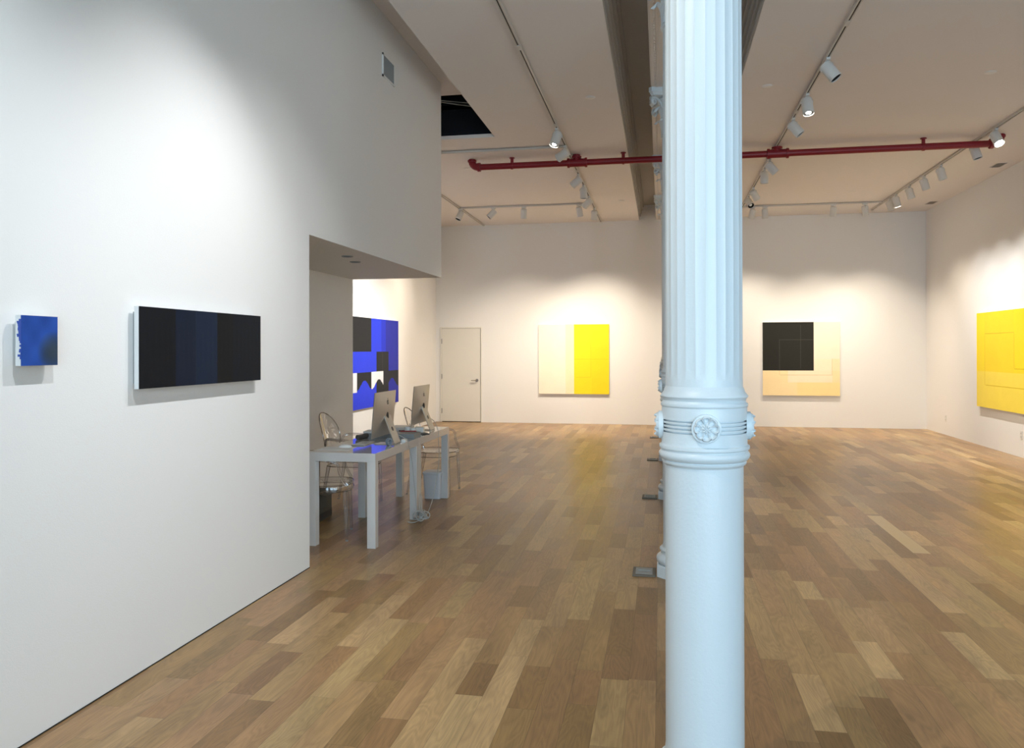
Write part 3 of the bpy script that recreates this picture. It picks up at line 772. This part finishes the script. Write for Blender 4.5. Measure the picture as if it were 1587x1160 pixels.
def computer(x,y,rz,label):
    """all-in-one desktop, its back towards +X, screen towards -X"""
    r=empty('desktop_computer',(x,y,TZ),rz); tag(r,label,'computer','desktop computers on the white tables')
    tilt=R(5); W2=.264; H=.385; zb=.068
    def pt(yy,h,dx):   # h up the panel, dx out of the back
        px=-.145+math.sin(tilt)*h+math.cos(tilt)*dx; pz=zb+math.cos(tilt)*h-math.sin(tilt)*dx
        return Vector((px,yy,pz))
    def bulge(yy,h):
        a=abs(yy)/W2; b_=abs(h/H-.5)*2; return .005+.030*max(0,(1-a**2.5))*max(0,(1-b_**2.5))
    bm=bmesh.new(); NY,NH=28,20
    def cr(yy,h):      # rounded corners
        return yy,h
    ys=[-W2+2*W2*i/NY for i in range(NY+1)]; hs=[H*i/NH for i in range(NH+1)]
    bk=[[bm.verts.new(pt(a,b_,bulge(a,b_))) for b_ in hs] for a in ys]
    fr=[[bm.verts.new(pt(a,b_,0)) for b_ in hs] for a in ys]
    for i in range(NY):
        for j in range(NH):
            bm.faces.new((bk[i][j],bk[i+1][j],bk[i+1][j+1],bk[i][j+1])); bm.faces.new((fr[i][j],fr[i][j+1],fr[i+1][j+1],fr[i+1][j]))
        for j in (0,NH): bm.faces.new((bk[i][j],fr[i][j],fr[i+1][j],bk[i+1][j]))
    for j in range(NH):
        for i in (0,NY): bm.faces.new((bk[i][j],bk[i][j+1],fr[i][j+1],fr[i][j]))
    obj('housing',bm,M['alu'],r,smooth=True)
    bm=bmesh.new(); vs=[bm.verts.new(pt(a,b_,d)) for a,b_ in ((-W2+.002,.078),(W2-.002,.078),(W2-.002,H-.002),(-W2+.002,H-.002)) for d in (-.003,-.0003)]
    q=[vs[0],vs[2],vs[4],vs[6]]; q2=[vs[1],vs[3],vs[5],vs[7]]; bm.faces.new(q); bm.faces.new(q2[::-1])
    for i in range(4): j=(i+1)%4; bm.faces.new((q[i],q2[i],q2[j],q[j]))
    obj('screen',bm,M['screen'],r)
    # bitten fruit mark
    def fruit():
        out=[]
        for i in range(44):
            t=2*PI*i/44+PI/2
            rr=.021*(1-.10*math.cos(2*(t-PI/2))-.16*math.exp(-((math.atan2(math.sin(t-PI/2),math.cos(t-PI/2)))/.28)**2)-.09*math.exp(-((math.atan2(math.sin(t+PI/2),math.cos(t+PI/2)))/.22)**2))
            u,v=rr*math.cos(t),rr*math.sin(t)*1.05
            dx,dy=u-.027,v-.003; dd=math.hypot(dx,dy)
            if dd<.0125: u,v=.027+dx/dd*.0125,.003+dy/dd*.0125
            out.append((u,v))
        return out
    bm=bmesh.new(); hc=.295
    def solid(poly,cu,cv):
        top=[bm.verts.new(pt(cu+u,cv+v,bulge(cu+u,cv+v)+.0012)) for u,v in poly]; bot=[bm.verts.new(pt(cu+u,cv+v,bulge(cu+u,cv+v)-.001)) for u,v in poly]
        c=bm.verts.new(pt(cu-.003,cv,bulge(cu,cv)+.0012)); n=len(poly)
        for i in range(n): j=(i+1)%n; bm.faces.new((top[i],top[j],c)); bm.faces.new((top[i],bot[i],bot[j],top[j]))
    solid(fruit(),0,hc)
    lf=[(.001+.010*t-.004*math.sin(PI*t),.024+.011*t+.0) for t in (0,.33,.66,1)]+[(.001+.010*t+.004*math.sin(PI*t),.024+.011*t) for t in (.66,.33)]
    solid(lf,0,hc)
    obj('logo',bm,M['logo'],r)
    # bent sheet stand
    path=[(-.117,.262),(-.105,.262),(-.010,.022),(-.004,.010),(-.006,.004),(-.015,.0022),(-.185,.0022)]
    bm=bmesh.new(); th=.0075; hw=.078
    P=[Vector((a,0,b_)) for a,b_ in path]; rows=[]
    for i,p in enumerate(P):
        d=(P[min(i+1,len(P)-1)]-P[max(i-1,0)]).normalized(); n=Vector((d.z,0,-d.x)); ww=hw*(1.0 if i>1 else .92)
        k=.5*th if i<3 else (.5*th if i<5 else .0022)
        rows.append([p+n*k+Vector((0,-ww,0)),p+n*k+Vector((0,ww,0)),p-n*k+Vector((0,ww,0)),p-n*k+Vector((0,-ww,0))])
    V=[[bm.verts.new(q) for q in rw] for rw in rows]
    for a,b_ in zip(V,V[1:]):
        for k in range(4): bm.faces.new((a[k],a[(k+1)%4],b_[(k+1)%4],b_[k]))
    bm.faces.new(V[0]); bm.faces.new(V[-1][::-1])
    st=obj('stand',bm,M['alu'],r)
    # cable hole (dark rubber grommet) on the stand's slope
    a=Vector((-.105,0,.262)).lerp(Vector((-.010,0,.022)),.55); d=Vector((.095,0,-.240)).normalized(); n=Vector((-d.z,0,d.x))
    bm=bmesh.new(); tube(bm,[a+n*.0035,a+n*.0052],.02,20); obj('cable_hole',bm,M['blackp'],st)
    bm=bmesh.new(); bmesh.ops.create_uvsphere(bm,u_segments=16,v_segments=10,radius=1,matrix=Matrix.Translation(pt(0,.175,.026))@Matrix.Diagonal((.022,.03,.045,1))); obj('hinge_mount',bm,M['blackp'],r,smooth=True)
    return r
computer(-2.225,6.51,0,'silver all-in-one computer seen from behind on the nearer white table')
computer(-2.262,7.69,0,'silver all-in-one computer seen from behind on the farther white table')

# things on the table
def thing1(name,bm,m,loc,label,cat,rz=0,smooth=False,group=None):
    o=obj(name,bm,m,smooth=smooth,loc=loc); o.rotation_euler=(0,0,rz); tag(o,label,cat,group); return o
k=empty('keyboard',(-2.52,6.46,TZ),R(2)); tag(k,'slim white keyboard in front of the nearer computer','keyboard')
obj('keyboard_case',B(-.058,.058,-.14,.14,0,.008,bev=.002),M['alu'],k)
bm=bmesh.new()
for i in range(5):
    for j in range(13): box(bm,-.048+i*.0195,-.031+i*.0195,-.133+j*.0206,-.116+j*.0206,.008,.0105)
obj('keys',bm,M['paper'],k)
bm=bmesh.new(); bmesh.ops.create_uvsphere(bm,u_segments=24,v_segments=12,radius=1,matrix=Matrix.Diagonal((.056,.030,.026,1)))
for v in bm.verts: v.co.z=max(v.co.z,0)
thing1('mouse',bm,M['porc'],(-2.575,6.20,TZ+.0005),'low rounded white mouse beside the keyboard','mouse',R(15),True)
thing1('paper_sheet',B(-.15,.12,-.105,.105,0,.0012),M['paper'],(-2.60,6.12,TZ),'flat white sheet under the mouse on the nearer table','paper',R(3))
bpy.data.objects['mouse'].location.z=TZ+.0014
thing1('folder_box',B(-.24,.24,-.11,.11,0,.042,bev=.003),M['grey'],(-2.45,7.02,TZ),'flat grey folder box lying between the two computers','box',R(1))
thing1('paper_stack',B(-.15,.05,-.09,.09,0,.016,bev=.001),M['paper'],(-2.56,7.02,TZ+.042),'pale paper stack lying on the grey folder box','paper stack',R(6))
bm=bmesh.new(); tube(bm,[(-.05,0,.022),(.12,0,.022)],.022,14)
thing1('pencil_case',bm,mat('charcoal_cloth',(.09,.085,.08,1),.7,vary=.1),(-2.68,6.80,TZ),'rounded dark pencil case at the wall side of the table','pencil case',R(80),True)
bm=bmesh.new(); box(bm,-.07,.07,-.016,.016,0,.012,bev=.003); v=box(bm,-.068,.062,-.013,.013,.020,.036,bev=.004); box(bm,-.07,-.055,-.012,.012,.01,.03)
thing1('stapler',bm,M['blackp'],(-2.42,7.32,TZ),'black stapler behind the nearer computer','stapler',R(20))
for i,(x,y,h) in enumerate(((-2.37,7.22,.075),(-2.315,7.21,.065))):
    bm=lathe(bmesh.new(),[(.024,0),(.028,.004),(.030,h),(.027,h),(.025,.008),(.002,.007)],24)
    thing1('white_cup',bm,M['porc'],(x,y,TZ),('small white cup between the computers, left one' if i==0 else 'small white cup between the computers, right one'),'cup',0,True,'white cups on the table')
bm=bmesh.new(); tube(bm,[(-.07,0,.006),(.07,0,.006),(.085,0,.004)],[.0055,.0055,.001],10)
thing1('red_pen',bm,M['redp'],(-2.33,7.10,TZ+.042),'red pen lying on the grey folder box','pen',R(12),True)
bm=B(-.035,.05,-.05,.05,0,.055,bev=.004)
thing1('small_box',bm,M['plug'],(-2.33,7.45,TZ),'small pale box at the foot of the farther computer','box',R(8))
thing1('black_phone',B(-.035,.035,-.07,.07,0,.009,bev=.003),M['blackp'],(-2.235,7.32,TZ),'black phone lying flat near the table edge','phone',R(30))
thing1('paper_stack',B(-.10,.10,-.14,.14,0,.03,bev=.001),M['paper'],(-2.60,7.72,TZ),'white paper stack in front of the farther computer','paper stack',R(4))
bm=bmesh.new(); lathe(bm,[(.020,0),(.032,0),(.032,.024),(.020,.024),(.020,0)],28,cap=False)
t_=thing1('tape_roll',bm,M['bluetape'],(-2.275,6.395,TZ+.032),'blue-grey tape roll standing by the nearer computer stand','tape roll',0,True); t_.rotation_euler=(R(90),0,R(70))
bm=B(-.02,.02,-.035,.035,0,.022,bev=.002); thing1('power_adapter',bm,M['porc'],(-2.225,6.68,TZ),'small white power adapter at the table edge beside the nearer computer','adapter',R(5))

# cables
def cable(pts,label,r=.0032,k=8):
    o=obj('cable',tube(bmesh.new(),smooth_path(pts,k),r,8),M['cable'],smooth=True); return tag(o,label,'cable')
cable([(-2.30,6.58,.83),(-2.24,6.62,.80),(-2.19,6.66,.755),(-2.182,6.68,.70),(-2.175,6.75,.55),(-2.172,6.80,.35),(-2.165,6.84,.15),(-2.16,6.86,.035)],'grey cable hanging from the nearer computer down the table side')
cable([(-2.27,7.66,.86),(-2.22,7.62,.83),(-2.17,7.58,.74),(-2.165,7.56,.66),(-2.17,7.60,.48),(-2.17,7.52,.30),(-2.15,7.30,.12),(-2.13,7.05,.03),(-2.14,6.93,.02)],'grey cable looping from the farther computer down to the floor')
bm=bmesh.new(); rr=random.Random(5); pts=[]
for k in range(9):                                        # loose loops tied together, each lying its own way
    nrm=Vector((rr.uniform(-1,1),rr.uniform(-1,1),rr.uniform(.1,.8))).normalized(); u=nrm.orthogonal().normalized(); v=nrm.cross(u); ra=rr.uniform(.032,.058)
    c=Vector((rr.uniform(-.03,.03),rr.uniform(-.03,.03),rr.uniform(.05,.065)))
    for q in range(10):
        p=c+u*ra*math.cos(q*.66+k)+v*ra*.8*math.sin(q*.66+k); p.z=max(p.z,.005); pts.append(tuple(p))
tube(bm,smooth_path(pts,4),.0042,7)
pts=[(.0,.02,.06),(-.03,.05,.14),(-.03,.07,.22),(-.015,.05,.24),(.0,.03,.2),(.01,.0,.08)]; tube(bm,smooth_path(pts,6),.004,7)
pts=[(0,0,.02),(-.04,-.06,.006),(-.08,-.07,.005),(-.11,-.05,.005)]; tube(bm,smooth_path(pts,6),.004,7)
cc=thing1('cable_coil',bm,M['cable'],(-2.13,6.86,.002),'tangled grey coil of cables on the floor at the middle table leg','cable coil',0,True)

# ------------------------------------------------------------------ bin and boxes
r=empty('waste_bin',(-2.345,8.02,0)); tag(r,'white plastic waste bin on the floor under the farther table','bin')
def rrect(w,d,rad,n=5):
    out=[]
    for sx,sy,a0 in ((1,1,0),(-1,1,PI/2),(-1,-1,PI),(1,-1,3*PI/2)):
        for i in range(n+1): a=a0+i*PI/2/n; out.append((sx*(w-rad)+rad*math.cos(a),sy*(d-rad)+rad*math.sin(a)))
    return out
def loft(bm,secs,cap=(True,True)):
    rings=[[bm.verts.new((x,y,z)) for x,y in s] for s,z in secs]
    for A,C in zip(rings,rings[1:]):
        n=len(A)
        for i in range(n): bm.faces.new((A[i],A[(i+1)%n],C[(i+1)%n],C[i]))
    if cap[0]: bm.faces.new(rings[0][::-1])
    if cap[1]: bm.faces.new(rings[-1])
bm=bmesh.new(); loft(bm,[(rrect(.085,.08,.025),0),(rrect(.098,.092,.028),.25)]); obj('bin_body',bm,M['bin'],r,smooth=True)
bm=bmesh.new(); loft(bm,[(rrect(.102,.096,.03),.25),(rrect(.104,.098,.03),.255),(rrect(.104,.098,.03),.272),(rrect(.096,.09,.028),.28)]); obj('bin_lid',bm,M['bin'],r,smooth=True)
# storage box at the wall side
r=empty('storage_box',(-3.23,6.81,0),R(2)); tag(r,'dark open cardboard box on the floor behind the nearer chair','box')
bm=bmesh.new()
for q in ((-.20,.20,-.16,-.152),(-.20,.20,.152,.16),(-.20,-.192,-.152,.152),(.192,.20,-.152,.152)): box(bm,*q,0,.26)
box(bm,-.192,.192,-.152,.152,0,.01); obj('box_body',bm,M['crate'],r)
bm=bmesh.new(); vs=[bm.verts.new(p) for p in ((.19,-.155,.26),(.19,.155,.26),(.27,.155,.235),(.27,-.155,.235),(.19,-.155,.264),(.19,.155,.264),(.27,.155,.239),(.27,-.155,.239))]
for q in ((0,1,2,3),(7,6,5,4),(0,4,5,1),(1,5,6,2),(2,6,7,3),(3,7,4,0)): bm.faces.new([vs[i] for i in q])
obj('box_flap',bm,M['crate'],r)
obj('base_band',B(-.202,.202,-.162,.162,.012,.07),M['blackp'],r)
thing1('cardboard_box',B(-.11,.11,-.135,.135,0,.52,bev=.003),M['card'],(-3.415,7.185,0),'tall brown cardboard box against the recess wall','box')

# ------------------------------------------------------------------ clear plastic armchairs
def make_chair():
    """front towards +X"""
    r=empty('clear_armchair')
    bm=bmesh.new(); sh=.455
    def seat_sec(s,z,dip=0): return ([(x*s,y*s) for x,y in [( .235*math.copysign(abs(math.cos(a))**.55,math.cos(a)),(.245)*math.copysign(abs(math.sin(a))**.55,math.sin(a))) for a in [2*PI*i/40 for i in range(40)]]],z)
    loft(bm,[seat_sec(1.0,sh-.055),seat_sec(1.01,sh-.01),seat_sec(.985,sh),seat_sec(.9,sh-.004),seat_sec(.6,sh-.010),seat_sec(.3,sh-.013)],cap=(False,True))
    obj('seat',bm,M['poly'],r,smooth=True)
    bm=bmesh.new(); ss=seat_sec(1.012,sh-.05); tube(bm,[(x,y,sh-.052) for x,y in ss[0]],.0045,6,closed=True); tube(bm,[(x,y,sh-.004) for x,y in seat_sec(1.0,0)[0]],.0035,6,closed=True); obj('seat_rim',bm,M['polyrim'],r,smooth=True)
    # oval back, tilted and curved
    def bp(u,v):   # u -1..1 across, v -1..1 up
        z=.70+.215*v; x=-.245-.055*(v+1)/1.0+.05*u*u; return Vector((x,.205*u,z))
    rings=[]; bm=bmesh.new(); n=40
    for s in (1,.8,.6,.4,.2): rings.append([bm.verts.new(bp(s*math.cos(2*PI*i/n),s*math.sin(2*PI*i/n))) for i in range(n)])
    for A,C in zip(rings,rings[1:]):
        for i in range(n): bm.faces.new((A[i],A[(i+1)%n],C[(i+1)%n],C[i]))
    bm.faces.new(rings[-1])
    bmesh.ops.solidify(bm,geom=bm.faces[:],thickness=.008)
    obj('backrest',bm,M['poly'],r,smooth=True)
    bm=bmesh.new(); tube(bm,[bp(math.cos(2*PI*i/n),math.sin(2*PI*i/n)) for i in range(n)],.0055,8,closed=True); obj('back_rim',bm,M['polyrim'],r,smooth=True)
    for s in (-1,1):
        tube_b=bmesh.new(); tube(tube_b,smooth_path([(-.232,s*.19,.60),(-.20,s*.235,.665),(-.08,s*.268,.672),(.06,s*.268,.66),(.135,s*.258,.63),(.15,s*.245,.56),(.175,s*.232,.50),(.205,s*.215,.452)],5),.0125,8)
        obj('armrest',tube_b,M['poly'],r,smooth=True)
        b3=bmesh.new(); tube(b3,smooth_path([(-.20,s*.20,.44),(-.235,s*.19,.52),(-.25,s*.17,.58)],4),.013,8); obj('back_support',b3,M['poly'],r,smooth=True)
        for fx in (1,-1):
            b4=bmesh.new(); x0=fx*.19; x1=(.205 if fx>0 else -.265)
            P0=Vector((x0,s*.205,.41)); P1=Vector((x1,s*(.212 if fx>0 else .215),0))
            tube(b4,[P0.lerp(P1,q/6) for q in range(7)],[.019-.009*q/6 for q in range(7)],10)
            lg=obj('leg',b4,M['poly'],r,smooth=True)
            b5=bmesh.new(); tube(b5,[P1+Vector((0,0,.0005)),P1+Vector((0,0,.008))],.0125,10); obj('foot_pad',b5,M['grille'],lg)
    return r
ch=make_chair()
spots=[(-2.765,6.205,17,'clear plastic armchair pushed under the nearer white table'),(-3.04,7.56,0,'clear plastic armchair with its oval back against the recess wall'),(-2.425,8.385,0,'clear plastic armchair standing past the far end of the tables')]
for i,(x,y,a,lb) in enumerate(spots):
    c=ch if i==0 else copy_tree(ch); c.location=(x,y,0); c.rotation_euler=(0,0,R(a)); tag(c,lb,'chair','clear plastic armchairs at the desk')
